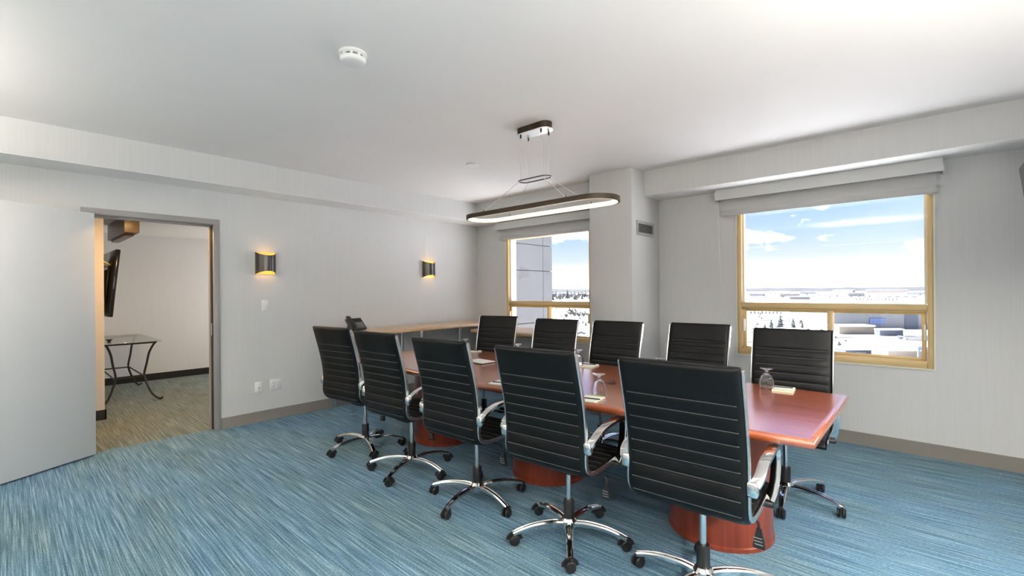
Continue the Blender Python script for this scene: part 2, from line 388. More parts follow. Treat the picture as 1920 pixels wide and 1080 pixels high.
# ------------------------------------------------------------------ windows
def window(name, wi, mullx, zr0, zr1):
    x0, x1, z0, z1 = wi
    r = struct(empty(name, (0, 0, 0)))
    D0, D1 = -.012, .11
    c = .012
    # cream liner round the opening
    for nm, a, b in (('liner', (x0, -.016, z0), (x0 + c, D1, z1)), ('liner', (x1 - c, -.016, z0), (x1, D1, z1)), ('liner', (x0 + c, -.016, z0), (x1 - c, D1, z0 + c)), ('liner', (x0 + c, -.016, z1 - c), (x1 - c, D1, z1))):
        box(nm, a, b, 'cream', r)
    f = .038
    a0, a1, b0, b1 = x0 + c, x1 - c, z0 + c, z1 - c
    for nm, a, b in (('frame_side', (a0, D0, b0), (a0 + f, .09, b1)), ('frame_side', (a1 - f, D0, b0), (a1, .09, b1)), ('frame_sill', (a0 + f, D0, b0), (a1 - f, .09, b0 + .055)), ('frame_head', (a0 + f, D0, b1 - .03), (a1 - f, .09, b1))):
        box(nm, a, b, 'tan', r, bev=.005)
    box('transom', (a0 + f, D0, zr0), (a1 - f, .075, zr1), 'tan', r, bev=.006)
    box('transom_groove', (a0 + f, D0 - .003, zr0 + .012), (a1 - f, D0 + .01, zr0 + .02), 'tan_dark', r)
    # glazing beads of the fixed light
    g0, g1 = a0 + f, a1 - f
    for a, b in (((g0, .03, zr1), (g0 + .016, .07, b1 - .03)), ((g1 - .016, .03, zr1), (g1, .07, b1 - .03))):
        box('glazing_bead', a, b, 'cream', r)
    box('pane', (g0 + .016, .048, zr1), (g1 - .016, .054, b1 - .03), 'pane', r)
    # two sliding sashes
    zb = b0 + .055
    for i, (s0, s1, yy) in enumerate(((g0 + .004, mullx + .022, .02), (mullx - .022, g1 - .004, .052))):
        sash = box('sash', (s0, yy, zb), (s0 + .032, yy + .03, zr0), 'tan', r, bev=.003)
        box('sash_stile', (s1 - .032, yy, zb), (s1, yy + .03, zr0), 'tan', sash, bev=.003)
        box('sash_rail', (s0 + .032, yy, zb), (s1 - .032, yy + .03, zb + .022), 'tan', sash, bev=.003)
        box('sash_rail', (s0 + .032, yy, zr0 - .02), (s1 - .032, yy + .03, zr0), 'tan', sash, bev=.003)
        box('sash_pane', (s0 + .032, yy + .012, zb + .022), (s1 - .032, yy + .017, zr0 - .02), 'pane', sash)
    box('meeting_stile', (mullx - .022, -.002, zb), (mullx + .016, .02, zr0), 'tan', r, bev=.004)
    for s, sx in ((1, g0 + .012), (-1, g1 - .022)):
        box('latch', (sx, -.008, .93), (sx + .014, .03, 1.05), 'cream', r, bev=.003)
    return r
window('window_1', W1, 4.535, 1.148, 1.215)
window('window_2', W2, 1.375, 1.132, 1.2)

# roller blinds
def blind(name, label, x0, x1, ztop, zfas, zbot, cord):
    r = thing(name, label, 'blind', ((x0 + x1) / 2, 0, 0))
    h = (x1 - x0) / 2
    fa = box('fascia', (-h, -.125, zfas), (h, -.1165, ztop), 'fascia', r)
    box('end_cap', (-h, -.1165, zfas), (-h + .008, -.002, ztop), 'fascia', r); box('end_cap', (h - .008, -.1165, zfas), (h, -.002, ztop), 'fascia', r)
    MB().cyl((-h + .012, -.06, zfas + .055), .033, 2 * h - .024, 20, 'x').build('roller', 'blind', r)
    box('fabric', (-h + .035, -.044, zbot + .05), (h - .035, -.041, zfas + .02), 'blind', r)
    hb = MB(); hb.box((-h + .03, -.051, zbot), (h - .03, -.034, zbot + .058), .006); hb.build('hem_bar', 'blind', r)
    if cord:
        MB().tube(catmull([(-h + .02, -.088, zfas + .02), (-h + .022, -.085, 2.0), (-h + .03, -.08, 1.6), (-h + .045, -.06, 1.22)], 5), .0035, 6).build('cord', 'cord', r)
        MB().lathe([(.001, 0), (.009, .006), (.009, .022), (.004, .03)], (-h + .018, -.05, 1.095), 10).build('cord_weight', 'cord', r)
    return r
blind('roller_blind', 'grey roller blind with box fascia and cord over window right of the column', 3.595, 5.275, 2.345, 2.24, 2.085, True)
blind('roller_blind', 'grey roller blind raised above window between the sconce wall and column', .49, 2.19, 2.335, 2.232, 2.09, False)

# air vent on the column side
v = thing('air_vent', 'small grey louvred air vent on the side of the column', 'vent', (CX1, -.35, 1.995))
box('frame_bar', (.0, -.2, .045), (.012, .2, .075), 'grille', v, bev=.003); box('frame_bar', (.0, -.2, -.075), (.012, .2, -.045), 'grille', v, bev=.003)
box('frame_bar', (.0, -.2, -.045), (.012, -.165, .045), 'grille', v, bev=.003); box('frame_bar', (.0, .165, -.045), (.012, .2, .045), 'grille', v, bev=.003)
box('duct', (.0, -.165, -.045), (.003, .165, .045), 'vent_dark', v)
for k in range(7):
    z = -.036 + k * .012
    MB().add([(.003, -.165, z + .004), (.003, .165, z + .004), (.010, .165, z - .003), (.010, -.165, z - .003), (.003, -.165, z + .002), (.003, .165, z + .002), (.010, .165, z - .005), (.010, -.165, z - .005)],
             [(0, 1, 2, 3), (7, 6, 5, 4), (0, 3, 7, 4), (1, 5, 6, 2), (3, 2, 6, 7), (0, 4, 5, 1)]).build('louvre', 'smoke_dark', v, 0)

# ------------------------------------------------------------------ conference table
TZ = .74; TC = (3.02, -2.245); TL = 1.832
def tabw(u): return .60 - .07 * u * u   # half width, u in -1..1
def outline(inset, z):
    pts = []
    n = 22
    L = TL - inset
    for i in range(n + 1): u = -1 + 2 * i / n; pts.append((u * L, -(tabw(u) - inset), z))
    for i in range(n + 1): u = 1 - 2 * i / n; pts.append((u * L, (tabw(u) - inset), z))
    return pts
tb = thing('conference_table', 'long cherry wood conference table with bowed sides and three drum pedestals', 'table', (TC[0], TC[1], 0))
rs = []
for k in range(9):
    a = -math.pi / 2 + math.pi * k / 8
    rs.append(outline(.021 * (1 - math.cos(a)), TZ - .021 + .021 * math.sin(a)))
rs = [outline(.06, TZ - .042)] + rs + [outline(.03, TZ), outline(.09, TZ)]
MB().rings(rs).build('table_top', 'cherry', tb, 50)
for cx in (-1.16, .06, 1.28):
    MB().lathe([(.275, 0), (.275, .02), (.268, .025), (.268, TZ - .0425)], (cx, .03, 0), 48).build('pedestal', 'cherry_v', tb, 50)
for cx in (-.62, .632):
    MB().lathe([(.001, TZ + .0002), (.03, TZ + .0002), (.032, TZ + .004), (.024, TZ + .005), (.022, TZ + .003), (.001, TZ + .003)], (cx, -.035, 0), 20).build('cable_grommet', 'plastic', tb)

# ------------------------------------------------------------------ office chairs
PROF = catmull([(-.335, 1.066), (-.312, .982), (-.283, .88), (-.259, .78), (-.245, .69), (-.241, .61), (-.244, .545), (-.236, .495), (-.205, .463), (-.15, .450), (-.05, .449), (.08, .457), (.17, .462), (.222, .456), (.25, .432)], 14)
def resample(P, ds):
    out_ = [P[0]]; acc = 0
    for a, b in zip(P, P[1:]):
        seg = math.dist(a, b); t = ds - acc
        while t <= seg:
            out_.append(tuple(a[i] + (b[i] - a[i]) * t / seg for i in range(2))); t += ds
        acc = (acc + seg) % ds if seg + acc >= ds else acc + seg
    return out_
DS = .0055
RS = resample(PROF, DS)
NB = int(.655 / DS)
def sling(pts, s0, hw, first):
    """ribbed pad swept along the profile; first=True: has plain head panel"""
    xsec = [(-hw, 0), (-hw + .004, .55), (-hw + .016, .9), (-hw + .032, 1), (-hw * .5, 1), (0, 1), (hw * .5, 1), (hw - .032, 1), (hw - .016, .9), (hw - .004, .55), (hw, 0)]
    rings_ = []
    n = len(pts)
    for i, p in enumerate(pts):
        a = pts[max(i - 1, 0)]; b = pts[min(i + 1, n - 1)]
        t = Vector((b[0] - a[0], b[1] - a[1])).normalized(); nrm = Vector((-t.y, t.x))  # points to front/up
        s = s0 + i * DS
        if first and s < .148:
            rib = 1.25 * min(1, (s + .004) / .02) ** .5 * min(1, max(0.0, (.148 - s) / .018)) ** .5
        else:
            ph = ((s - .148) / .0545) % 1.0
            rib = abs(math.sin(math.pi * ph)) ** .42
        end = min(1, (i + .9) / 2.6, (n - i - .4) / 2.6) ** .5
        th = (.0125 + .0058 * rib) * max(end, .25)
        lo = []; hi = []
        for x_, k in xsec:
            kk = th * k if k == 1 else min(th, .015) * k
            hi.append((x_, p[0] + nrm.x * kk, p[1] + nrm.y * kk)); lo.append((x_, p[0] - nrm.x * kk, p[1] - nrm.y * kk))
        rings_.append(hi + lo[-2:0:-1])
    return MB().rings(rings_)
def chair_proto():
    r = thing('office_chair', 'x', 'chair')
    HW = .237
    bk = sling(RS[:NB + 1], 0, HW, True).build('backrest', 'leather', r, 60)
    st_ = sling(RS[NB:], NB * DS, HW, False).build('seat', 'leather', r, 60)
    for par, i0, i1 in ((bk, 0, NB), (st_, NB, len(RS) - 4)):
        mb = MB(); k_ = 0
        while .148 + .0545 * k_ < i1 * DS:
            i = int(round((.148 + .0545 * k_) / DS)); k_ += 1
            if i <= i0: continue
            p = RS[i]; a = RS[i - 1]; b = RS[min(i + 1, len(RS) - 1)]
            t = Vector((b[0] - a[0], b[1] - a[1])).normalized(); nr = Vector((-t.y, t.x))
            for sg in (-1, 1):
                o_ = .0138 * sg; mb.tube([(-HW + .022, p[0] + nr.x * o_, p[1] + nr.y * o_), (HW - .022, p[0] + nr.x * o_, p[1] + nr.y * o_)], 0.0025, 6)
        q_ = mb.build('stitched_seam_highlights', 'seam', par); q_['kind'] = 'stuff'  # cords in the stitched grooves, coloured paler to draw the lip highlights
    for s in (-1, 1):
        xx = s * (HW + .0035)
        path = []
        for i in range(3, len(RS) - 3, 4):
            tv_ = Vector((RS[i + 1][0] - RS[i - 1][0], RS[i + 1][1] - RS[i - 1][1])).normalized()
            path.append((xx, RS[i][0] - tv_.y * .009, RS[i][1] + tv_.x * .009))
        MB().bar(path, .022, .009, up=(1, 0, 0)).build('side_rail', 'satin', r)
        ax = s * (HW + .034)
        top = catmull([(ax - s * .012, -.238, .615), (ax, -.205, .645), (ax, -.13, .672), (ax, -.03, .682), (ax, .055, .684), (ax, .095, .676), (ax, .108, .645), (ax, .100, .57), (ax - s * .006, .083, .50), (ax - s * .018, .07, .455)], 5)
        sec_w = .042
        MB().bar(top, sec_w, .013, up=(1, 0, 0)) if 0 else None
        m = MB()
        # band lies flat across x, thin in the arm's own plane
        sec = [(-.007, -.019), (.007, -.019), (.0085, -.014), (.0085, .014), (.007, .019), (-.007, .019), (-.0085, .014), (-.0085, -.014)]
        m.sweep(top, sec, up=(1, 0, 0)); arm = m.build('armrest', 'chrome', r, 50)
        br = MB(); br.box((min(ax, ax - s * .04), -.252, .575), (max(ax, ax - s * .04), -.222, .63), .006)
        br.build('bracket', 'chrome', arm)
        MB().box((min(s * .19, ax), .045, .43), (max(s * .19, ax), .095, .452), .004).build('seat_bracket', 'plastic', arm)
    # mechanism
    MB().box((-.07, -.10, .385), (.07, .12, .432), .012).build('tilt_mechanism', 'plastic', r)
    lv = MB().tube(catmull([(.06, .0, .40), (.15, .0, .395), (.2, .0, .392), (.222, .0, .378), (.226, -.002, .35)], 4), .005, 8).build('lever', 'plastic', r)
    pad = MB(); pad.rings([[(.226 + a * .009, -.002 + b * .006, .352) for a, b in ((-1, -1), (1, -1), (1, 1), (-1, 1))], [(.226 + a * .018, -.002 + b * .008, .31) for a, b in ((-1, -1), (1, -1), (1, 1), (-1, 1))], [(.226 + a * .024, -.002 + b * .008, .28) for a, b in ((-1, -1), (1, -1), (1, 1), (-1, 1))], [(.226 + a * .02, -.002 + b * .006, .272) for a, b in ((-1, -1), (1, -1), (1, 1), (-1, 1))]])
    pad.build('paddle', 'plastic', lv)
    for k in range(3): MB().box((.21 - k * .002, -.011, .288 + k * .013), (.242 + k * -.002, .007, .292 + k * .013)).build('paddle_rib', 'smoke_dark', lv, 0)
    MB().cyl((0, 0, .2), .0145, .19, 18).build('gas_lift', 'chrome', r)
    MB().lathe([(.024, .075), (.029, .085), (.029, .205), (.026, .212), (.0146, .213)], n=24).build('lift_sleeve', 'plastic', r)
    bs = empty('star_base'); bs.parent = r
    MB().lathe([(.02, .05), (.042, .06), (.044, .10), (.032, .115)], n=24).build('hub', 'chrome', bs)
    for k in range(5):
        a = 2 * math.pi * k / 5; mt = Matrix.Rotation(a, 4, 'Z')
        sp = MB(); path = catmull([(.03, 0, .088), (.10, 0, .097), (.19, 0, .093), (.26, 0, .079), (.312, 0, .062)], 4)
        sec = [(-.019, -.012), (.019, -.012), (.019, .004), (.013, .011), (.009, .011), (.006, .006), (-.006, .006), (-.009, .011), (-.013, .011), (-.019, .004)]
        n = len(path); sp.sweep(path, sec, scales=[1.12 - .34 * i / (n - 1) for i in range(n)]); sp.tf(mt)
        sp.build('base_leg', 'chrome', bs, 35)
        cs = MB(); mt2 = mt @ Matrix.Translation((.305, 0, 0)) @ Matrix.Rotation(.5 + 1.9 * k, 4, 'Z')
        for s in (-1, 1):
            cs.lathe([(.010, 0), (.024, .001), (.0275, .005), (.0275, .014), (.024, .018), (.010, .019)], (0, .004 if s > 0 else -.023, .0275), 18, 'y')
        cs.box((-.012, -.006, .02), (.012, .006, .05)); cs.cyl((0, 0, .045), .009, .02, 10)
        hood = []
        for i in range(7):
            t = math.pi * i / 6; hood.append((.03 * math.cos(t), 0, .0275 + .03 * math.sin(t)))
        cs.bar(hood, .03, .004, up=(0, 1, 0)); cs.tf(mt2); cs.build('caster', 'plastic', bs, 40)
    return r, bs
proto, pbase = chair_proto(); index_kids(proto)
ROWN = ['first', 'second', 'third', 'fourth', 'fifth']
NEAR = [(1.581, -2.855, 8, 54), (2.29, -2.88, 4, 6), (3.016, -2.889, 3, 63), (3.73, -2.879, 4, 18), (4.436, -2.848, 3, 40)]
FAR = []
for tx, ty, d_, ph in ((1.62, -1.22, 14, 20), (2.475, -1.285, 7, 50), (3.115, -1.23, 3, 10), (3.79, -1.10, 2, 33), (4.478, -1.245, 4, 61)):
    FAR.append((tx + .335 * math.sin(math.radians(d_)), ty - .335 * math.cos(math.radians(d_)), 180 + d_, ph))
first = True
for row, side in ((NEAR, 'door-side'), (FAR, 'window-side')):
    for i, (x_, y_, rz, ph) in enumerate(row):
        c = proto if first else copy_tree(proto)
        first = False
        c.location = (x_, y_, 0); c.rotation_euler.z = math.radians(rz)
        base = pbase if c == proto else [o for o in bpy.data.objects if o.parent == c and o.name.startswith('star_base')][0]
        base.rotation_euler.z = math.radians(ph - rz)
        tag(c, f'black ribbed leather swivel chair, {ROWN[i]} from the sconce wall on the table\'s {side} edge', 'chair', 'office chairs round the conference table')

# ------------------------------------------------------------------ goblets, pads, pens
def goblet(i, x_, y_, label):
    k = [(.038, 0), (.0415, .012), (.0425, .03), (.040, .052), (.031, .076), (.017, .092), (.009, .098), (.008, .106), (.012, .112), (.026, .118), (.036, .122), (.037, .1245), (.03, .1255), (.001, .126)]
    inn = [(.0005, .088), (.014, .088), (.0285, .0735), (.0375, .051), (.040, .03), (.039, .012), (.0365, 0)]
    o = MB().lathe(inn + k, n=28).build('water_goblet', 'goblet', smooth=60) if i == 0 else None
    return o
gob = goblet(0, 0, 0, '')
GX = [1.725, 2.43, 3.085, 3.775, 4.455]
fg = True
for side, yy in (('window-side', -1.825), ('door-side', -2.635)):
    for i, gx in enumerate(GX):
        o = gob if fg else gob.copy()
        if not fg: COL.objects.link(o)
        fg = False
        o.location = (gx, yy, TZ + .0012)
        tag(o, f'upturned clear water goblet, {ROWN[i]} from the sconce wall along table\'s {side} edge', 'goblet', 'upturned goblets on the conference table')
fp = None
for side, sg, yy in (('window-side', -1, -1.765), ('door-side', 1, -2.752)):
    for i, gx in enumerate(GX):
        if fp is None:
            fp = thing('memo_pad', 'x', 'notepad')
            box('cover', (-.055, -.07, 0), (.055, .07, .002), 'lime', fp)
            box('pages', (-.055, -.07, .002), (.055, .07, .009), 'paper', fp)
            box('header_band', (-.055, .054, .0091), (.055, .07, .0096), 'lime', fp)
            pm = MB().tube([(-.045, -.03, .0125), (.0, -.025, .0125), (.062, -.018, .0125)], .0034, 8); pm.build('pen', 'plastic', fp)
            index_kids(fp); o = fp
        else: o = copy_tree(fp)
        dx = .03 if sg > 0 else .0
        ox = gx + (.02 if sg > 0 else .035)
        if sg < 0: ox = gx + .085
        o.location = (ox, yy if sg > 0 else -1.80, TZ + .0003)
        o.rotation_euler.z = math.radians((8 if i % 2 else 12) if sg > 0 else 186)
        tag(o, f'white memo pad with lime edge, {ROWN[i]} from the sconce wall along table\'s {side} edge', 'notepad', 'memo pads at the table places')
nb = thing('notebook', 'black-backed white writing pad lying in the middle of the table', 'notebook', (2.35, -2.215, TZ + .0008), math.radians(-4))
box('cover', (-.11, -.075, 0), (.11, .075, .006), 'plastic', nb); box('pages', (-.108, -.073, .006), (.108, .073, .012), 'paper', nb)

# ------------------------------------------------------------------ pendant lamp
def stadium(hx, r_, z, n=16, c=(0, 0)):
    pts = []
    for k in range(n + 1): a = -math.pi / 2 + math.pi * k / n; pts.append((c[0] + hx + r_ * math.cos(a), c[1] + r_ * math.sin(a), z))
    for k in range(n + 1): a = math.pi / 2 + math.pi * k / n; pts.append((c[0] - hx + r_ * math.cos(a), c[1] + r_ * math.sin(a), z))
    return pts
PZ = 1.947; PC = (2.965, -2.215)
pd = thing('pendant_light', 'dark bronze oval ring pendant light with glowing inner strip over the table', 'pendant light', (PC[0], PC[1], 0))
def loop(sec_, hx, r_, name, m, parent):
    rr = []
    for dr_, z in sec_: rr.append(stadium(hx, r_ + dr_, z, 20))
    mb = MB(); n = len(rr[0]); mb.v = [p for q in rr for p in q]; k = len(rr)
    for i in range(k):
        for j in range(n): mb.f.append((i * n + j, i * n + (j + 1) % n, ((i + 1) % k) * n + (j + 1) % n, ((i + 1) % k) * n + j))
    return mb.build(name, m, parent, 45)
RH, RR = .535, .165
loop([(0, PZ), (0, PZ + .034), (-.014, PZ + .034), (-.014, PZ)], RH, RR, 'ring_housing', 'bronze', pd)
loop([(-.0142, PZ - .001), (-.0142, PZ + .032), (-.022, PZ + .029), (-.022, PZ + .001)], RH, RR, 'led_strip', 'led', pd)
can = MB().rings([stadium(.10, .055, H - .05), stadium(.10, .055, H - .001)]).build('canopy', 'bronze', pd)
MB().rings([stadium(.10, .06, H - .056), stadium(.10, .062, H - .05)]).build('canopy_plate', 'steel', pd)
z2 = 2.195
loop([(0, z2), (0, z2 + .008), (-.008, z2 + .008), (-.008, z2)], .10, .052, 'spreader_ring', 'gunmetal', pd)
for sx in (-1, 1):
    for sy in (-1, 1):
        px_, py_ = sx * .10, sy * .046
        MB().lathe([(.004, H - .084), (.0065, H - .08), (.0065, H - .056)], (px_, py_, 0), 10).build('cable_grip', 'plastic', pd)
        MB().tube([(px_, py_, z2 + .004), (px_, py_, H - .08)], .002, 6).build('cable', 'cable', pd)
        qx, qy = sx * .40, sy * (RR - .007)
        MB().tube([(px_, py_, z2 + .004), (qx, qy, PZ + .034)], .0026, 6).build('stay_cable', 'cable', pd)
        MB().cyl((qx, qy, PZ + .032), .004, .014, 8).build('cable_stud', 'bronze', pd)

# ceiling devices
sd = thing('smoke_detector', 'round white smoke detector with slotted rim on the ceiling', 'smoke detector', (2.95, -3.70, H))
MB().lathe([(.07, 0), (.072, -.012), (.066, -.016)][::-1] , n=40).build('mounting_base', 'smoke', sd)
MB().lathe([(.001, -.052), (.045, -.052), (.060, -.046), (.066, -.036), (.066, -.030), (.055, -.029)], n=40).build('cover', 'smoke', sd)
MB().lathe([(.055, -.030), (.055, -.016)], n=40).build('vent_slot', 'smoke_dark', sd)
for k in range(10):
    a = 2 * math.pi * k / 10; rb = MB().box((.052, -.006, -.031), (.066, .006, -.015)); rb.tf(Matrix.Rotation(a, 4, 'Z')); rb.build('rim_rib', 'smoke', sd, 0)
cp = thing('sprinkler_cover', 'small flat white sprinkler cover plate on ceiling beside the pendant', 'cover plate', (1.845, -1.82, H))
MB().lathe([(.001, -.010), (.055, -.010), (.06, -.007), (.06, -.004)], n=32).build('plate', 'smoke', cp)
MB().lathe([(.045, -.005), (.045, 0)], n=32).build('gap_ring', 'smoke_dark', cp)

# ------------------------------------------------------------------ sconces
def sconce(y, label, x=0, rz=0):
    r = thing('wall_sconce', label, 'wall lamp', (x, y, 1.655), rz, group='half-round wall sconces')
    hh, hw, dp = .116, .10, .095
    n = 18
    MB().box((0, -hw, -hh), (.006, hw, hh)).build('back_plate', 'gold', r, 0)
    def shell(off, name, m):
        mb = MB(); vs_ = []
        for k in range(n + 1):
            a = math.pi * k / n; cy, cx = math.cos(a), math.sin(a)
            dip = .034 * (cx ** 1.2)
            zz = hh - dip
            for rr_ in (off, off - .003):
                vs_.append(((dp + rr_) * cx + .004, (hw + rr_) * cy, -zz)); vs_.append(((dp + rr_) * cx + .004, (hw + rr_) * cy, zz))
        mb.v = vs_
        for k in range(n):
            a_, b_2 = 4 * k, 4 * (k + 1)
            mb.f += [(a_, b_2, b_2 + 1, a_ + 1), (a_ + 2, a_ + 3, b_2 + 3, b_2 + 2), (a_ + 1, b_2 + 1, b_2 + 3, a_ + 3), (a_, a_ + 2, b_2 + 2, b_2)]
        return mb.build(name, m, r, 50)
    shell(0, 'outer_shade', 'gunmetal'); shell(-.0035, 'inner_reflector', 'gold')
    MB().lathe([(.001, -.05), (.018, -.045), (.022, 0), (.018, .045), (.001, .05)], (.045, 0, 0), 14).build('bulb', 'bulb', r)
    MB().cyl((.006, 0, -.01), .012, .03, 10, 'x').build('lamp_holder', 'gunmetal', r)
sconce(-3.093, 'half-round gunmetal wall sconce with gold inside, beside the doorway above the light switch')
sconce(-.965, 'half-round gunmetal wall sconce with gold inside, near window corner above wooden counter')

for y_, lb_ in ((-1.9, 'added half-round gunmetal sconce on television wall, unseen fill light next to the television'), (-3.2, 'added half-round gunmetal sconce on television wall, unseen fill light, middle one of three'), (-4.9, 'added half-round gunmetal sconce on television wall, unseen fill light farthest from the windows')):  # unseen sconce bodies added around the right-wall fill lights
    sconce(y_, lb_, XR, math.pi)
for x_, lb_ in ((1.5, 'added white linear fill light over unseen rear of room, nearer the door leaf'), (4.3, 'added white linear fill light over unseen rear of room, nearer the television wall')):  # unseen housings added around the rear fill lights
    lp = thing('added_fill_pendant', lb_, 'pendant light', (x_, -5.9, 0))
    box('housing', (-.72, -.19, 2.2), (.72, .19, 2.25), 'white_paint', lp, bev=.005)
    for q in (-.6, .6):
        MB().tube([(q, 0, 2.25), (q, 0, H)], .002, 6).build('cable', 'cable', lp); MB().cyl((q, 0, H - .02), .03, .0195, 16).build('ceiling_cup', 'white_paint', lp)

# switch and outlets
def plate(name, label, cat, y, z, w_, kind):
    r = thing(name, label, cat, (0, y, z))
    box('cover_plate', (0, -w_ / 2, -.058), (.007, w_ / 2, .058), 'smoke', r, bev=.002)
    if kind == 'switch':
        box('rocker', (.007, -.016, -.033), (.011, .016, .033), 'white_paint', r, bev=.001)
        for zz in (-.047, .047): MB().cyl((.006, 0, zz), .003, .002, 8, 'x').build('screw', 'satin', r)
    elif kind == 'jack':
        MB().cyl((.006, 0, -.005), .008, .008, 12, 'x').build('socket', 'grille', r)
    else:
        for yy in (-.03, .03):
            o = box('socket', (.007, yy - .017, -.034), (.010, yy + .017, .034), 'white_paint', r, bev=.001)
            for zz in (-.018, .018):
                for q in (-.006, .006): box('slot', (.0095, yy + q - .001, zz - .004), (.0105, yy + q + .001, zz + .004), 'vent_dark', o)
plate('light_switch', 'white light switch plate below sconce beside the doorway', 'switch', -3.10, 1.213, .072, 'switch')
plate('cable_socket', 'narrow white wall plate with single round jack low on wall', 'wall plate', -3.166, .36, .075, 'jack')
plate('power_outlet', 'wide white double power outlet low on wall beside the cable socket', 'outlet', -3.0, .367, .118, 'duplex')

# ------------------------------------------------------------------ counters in the corner
def counter(name, label, x0, y0, x1, y1, z, axis, legs):
    r = thing(name, label, 'counter', (x0, y0, 0))
    m = 'maple'
    box('counter_top', (0, 0, z - .04), (x1 - x0, y1 - y0, z), m, r, bev=.006)
    for lx, ly in legs:
        lg = MB().cyl((lx - x0, ly - y0, .01), .021, z - .05, 16); lg.build('leg', 'chrome', r)
        MB().lathe([(.03, 0), (.03, .008), (.021, .014)], (lx - x0, ly - y0, 0), 16).build('foot', 'chrome', r)
    return r
c1 = counter('side_counter', 'honey wood counter on chrome legs along the sconce wall', .014, -2.45, .56, -.016, .90, 'y', ((.50, -2.38), (.50, -1.45), (.50, -.82), (.08, -2.38), (.08, -1.45)))
box('apron', (.02, .03, .82), (.04, 2.40, .8599), 'maple', c1)
c2 = counter('window_counter', 'lower honey wood counter on chrome legs under the corner window', .575, -.70, 1.86, -.026, .83, 'x', ((.66, -.63), (1.78, -.63), (.66, -.1), (1.78, -.1)))
ph_ = thing('desk_phone', 'dark grey desk phone propped on a stand at end of wooden counter', 'phone', (.24, -2.2, .9003), math.radians(0))
# body tilted towards the room, seen from its side
bd = MB(); bd.box((-.095, -.10, 0), (.095, .10, .03), .008); bd.tf(Matrix.Translation((0, 0, .06)) @ Matrix.Rotation(math.radians(38), 4, 'Y')); bo = bd.build('body', 'phone', ph_)
st = MB(); st.rings([[(-.10, -.07, 0), (.06, -.07, 0), (.06, .07, 0), (-.10, .07, 0)], [(-.09, -.06, .01), (.05, -.06, .01), (.05, .06, .01), (-.09, .06, .01)], [(-.075, -.055, .10), (-.06, -.055, .09), (-.06, .055, .09), (-.075, .055, .10)]]); st.build('stand', 'plastic', ph_)
hs = MB(); hs.bar(catmull([(-.09, -.075, .05), (-.085, -.075, .062), (0, -.075, .07), (.085, -.075, .062), (.09, -.075, .05)], 4), .045, .022); hs.tf(Matrix.Translation((0, 0, .055)) @ Matrix.Rotation(math.radians(38), 4, 'Y')); hs.build('handset', 'plastic', ph_)
kp = MB()
for i in range(4):
    for j in range(3): kp.box((-.01 + i * .022, .0 + j * .026, .03), (.006 + i * .022, .02 + j * .026, .034))
kp.tf(Matrix.Translation((0, 0, .06)) @ Matrix.Rotation(math.radians(38), 4, 'Y')); kp.build('keypad', 'smoke_dark', ph_, 0)
dsn = MB().box((-.075, -.02, .03), (-.025, .085, .033)); dsn.tf(Matrix.Translation((0, 0, .06)) @ Matrix.Rotation(math.radians(38), 4, 'Y')); dsn.build('display', 'screen', ph_, 0)

# television on the right wall (only its far edge shows)
tv = thing('wall_television', 'flat black television tilted down on the wall beside the large window', 'television', (XR, -.86, 1.86))
TI = Matrix.Translation((-.088, 0, 0)) @ Matrix.Rotation(math.radians(-6.5), 4, 'Y')
MB().box((-.018, -.52, -.29), (.018, .52, .29), .004).tf(TI).build('screen_panel', 'screen', tv)
MB().box((.018, -.3, -.2), (.035, .3, .12), .004).tf(TI).build('back_housing', 'plastic', tv)
box('wall_mount', (-.045, -.2, -.1), (0, .2, .1), 'plastic', tv)

# ------------------------------------------------------------------ adjoining room furniture
gt = thing('glass_console_table', 'wrought iron console table with curved legs and glass top in adjoining room', 'table', (-2.72, -3.905, 0))
GLX, GLY, GZ = .66, .235, .745
MB().rings([stadium(GLX - .0, .26, GZ, 10), stadium(GLX - .0, .26, GZ + .01, 10)]) if 0 else None
box('glass_top', (-GLX - .06, -GLY - .06, GZ), (GLX + .06, GLY + .06, GZ + .01), 'clear', gt, bev=.003)
for q in (-1, 1): MB().tube([(q * GLX, -GLY, GZ - .012), (q * GLX, GLY, GZ - .012)], .0115, 8).build('top_rail', 'iron', gt)
k = .62
fm = MB().tube([(-GLX + .10, -GLY * k, .30), (GLX - .10, -GLY * k, .30), (GLX - .10, GLY * k, .30), (-GLX + .10, GLY * k, .30)], .009, 8, closed=True); fm.build('shelf_frame', 'iron', gt)
for sx in (-1, 1):
    for sy in (-1, 1):
        P = [(1.0, 1.05, GZ - .004), (.965, .93, .70), (.90, .78, .60), (.87, .70, .48), (.855, .60, .36), (.855, .60, .29), (.88, .72, .19), (.93, .90, .08), (.99, 1.12, .022), (1.03, 1.24, .018), (1.035, 1.28, .036)]
        pts = catmull([(sx * GLX * a, sy * GLY * b, c) for a, b, c in P], 5)
        MB().tube(pts, .0125, 8).build('leg', 'iron', gt)
dk = thing('black_dish', 'tiny black dish standing on glass console table', 'dish', (-2.25, -4.09, GZ + .0105))
MB().lathe([(.02, 0), (.022, .004), (.012, .012), (.034, .026), (.036, .032), (.03, .03), (.001, .018)], n=16).build('bowl', 'iron', dk)
t2 = thing('tilted_television', 'black television tilted down on a wall bracket in adjoining room', 'television', (-2.3, -4.1, 1.47))
MB().box((-.58, -.022, -.39), (.58, .022, .39), .006).tf(Matrix.Rotation(math.radians(-5.5), 4, 'X')).build('screen_panel', 'screen', t2)
MB().box((-.36, -.055, -.25), (.36, -.018, .16), .01).tf(Matrix.Rotation(math.radians(-5.5), 4, 'X')).build('back_housing', 'plastic', t2)
br = MB().bar([(.28, -.125, .24), (.28, -.06, .26), (.28, -.0, .22)], .03, .02); br.build('bracket', 'gold', t2)
br = MB().bar([(-.28, -.125, .24), (-.28, -.06, .26), (-.28, -.0, .22)], .03, .02); br.build('bracket', 'gold', t2)
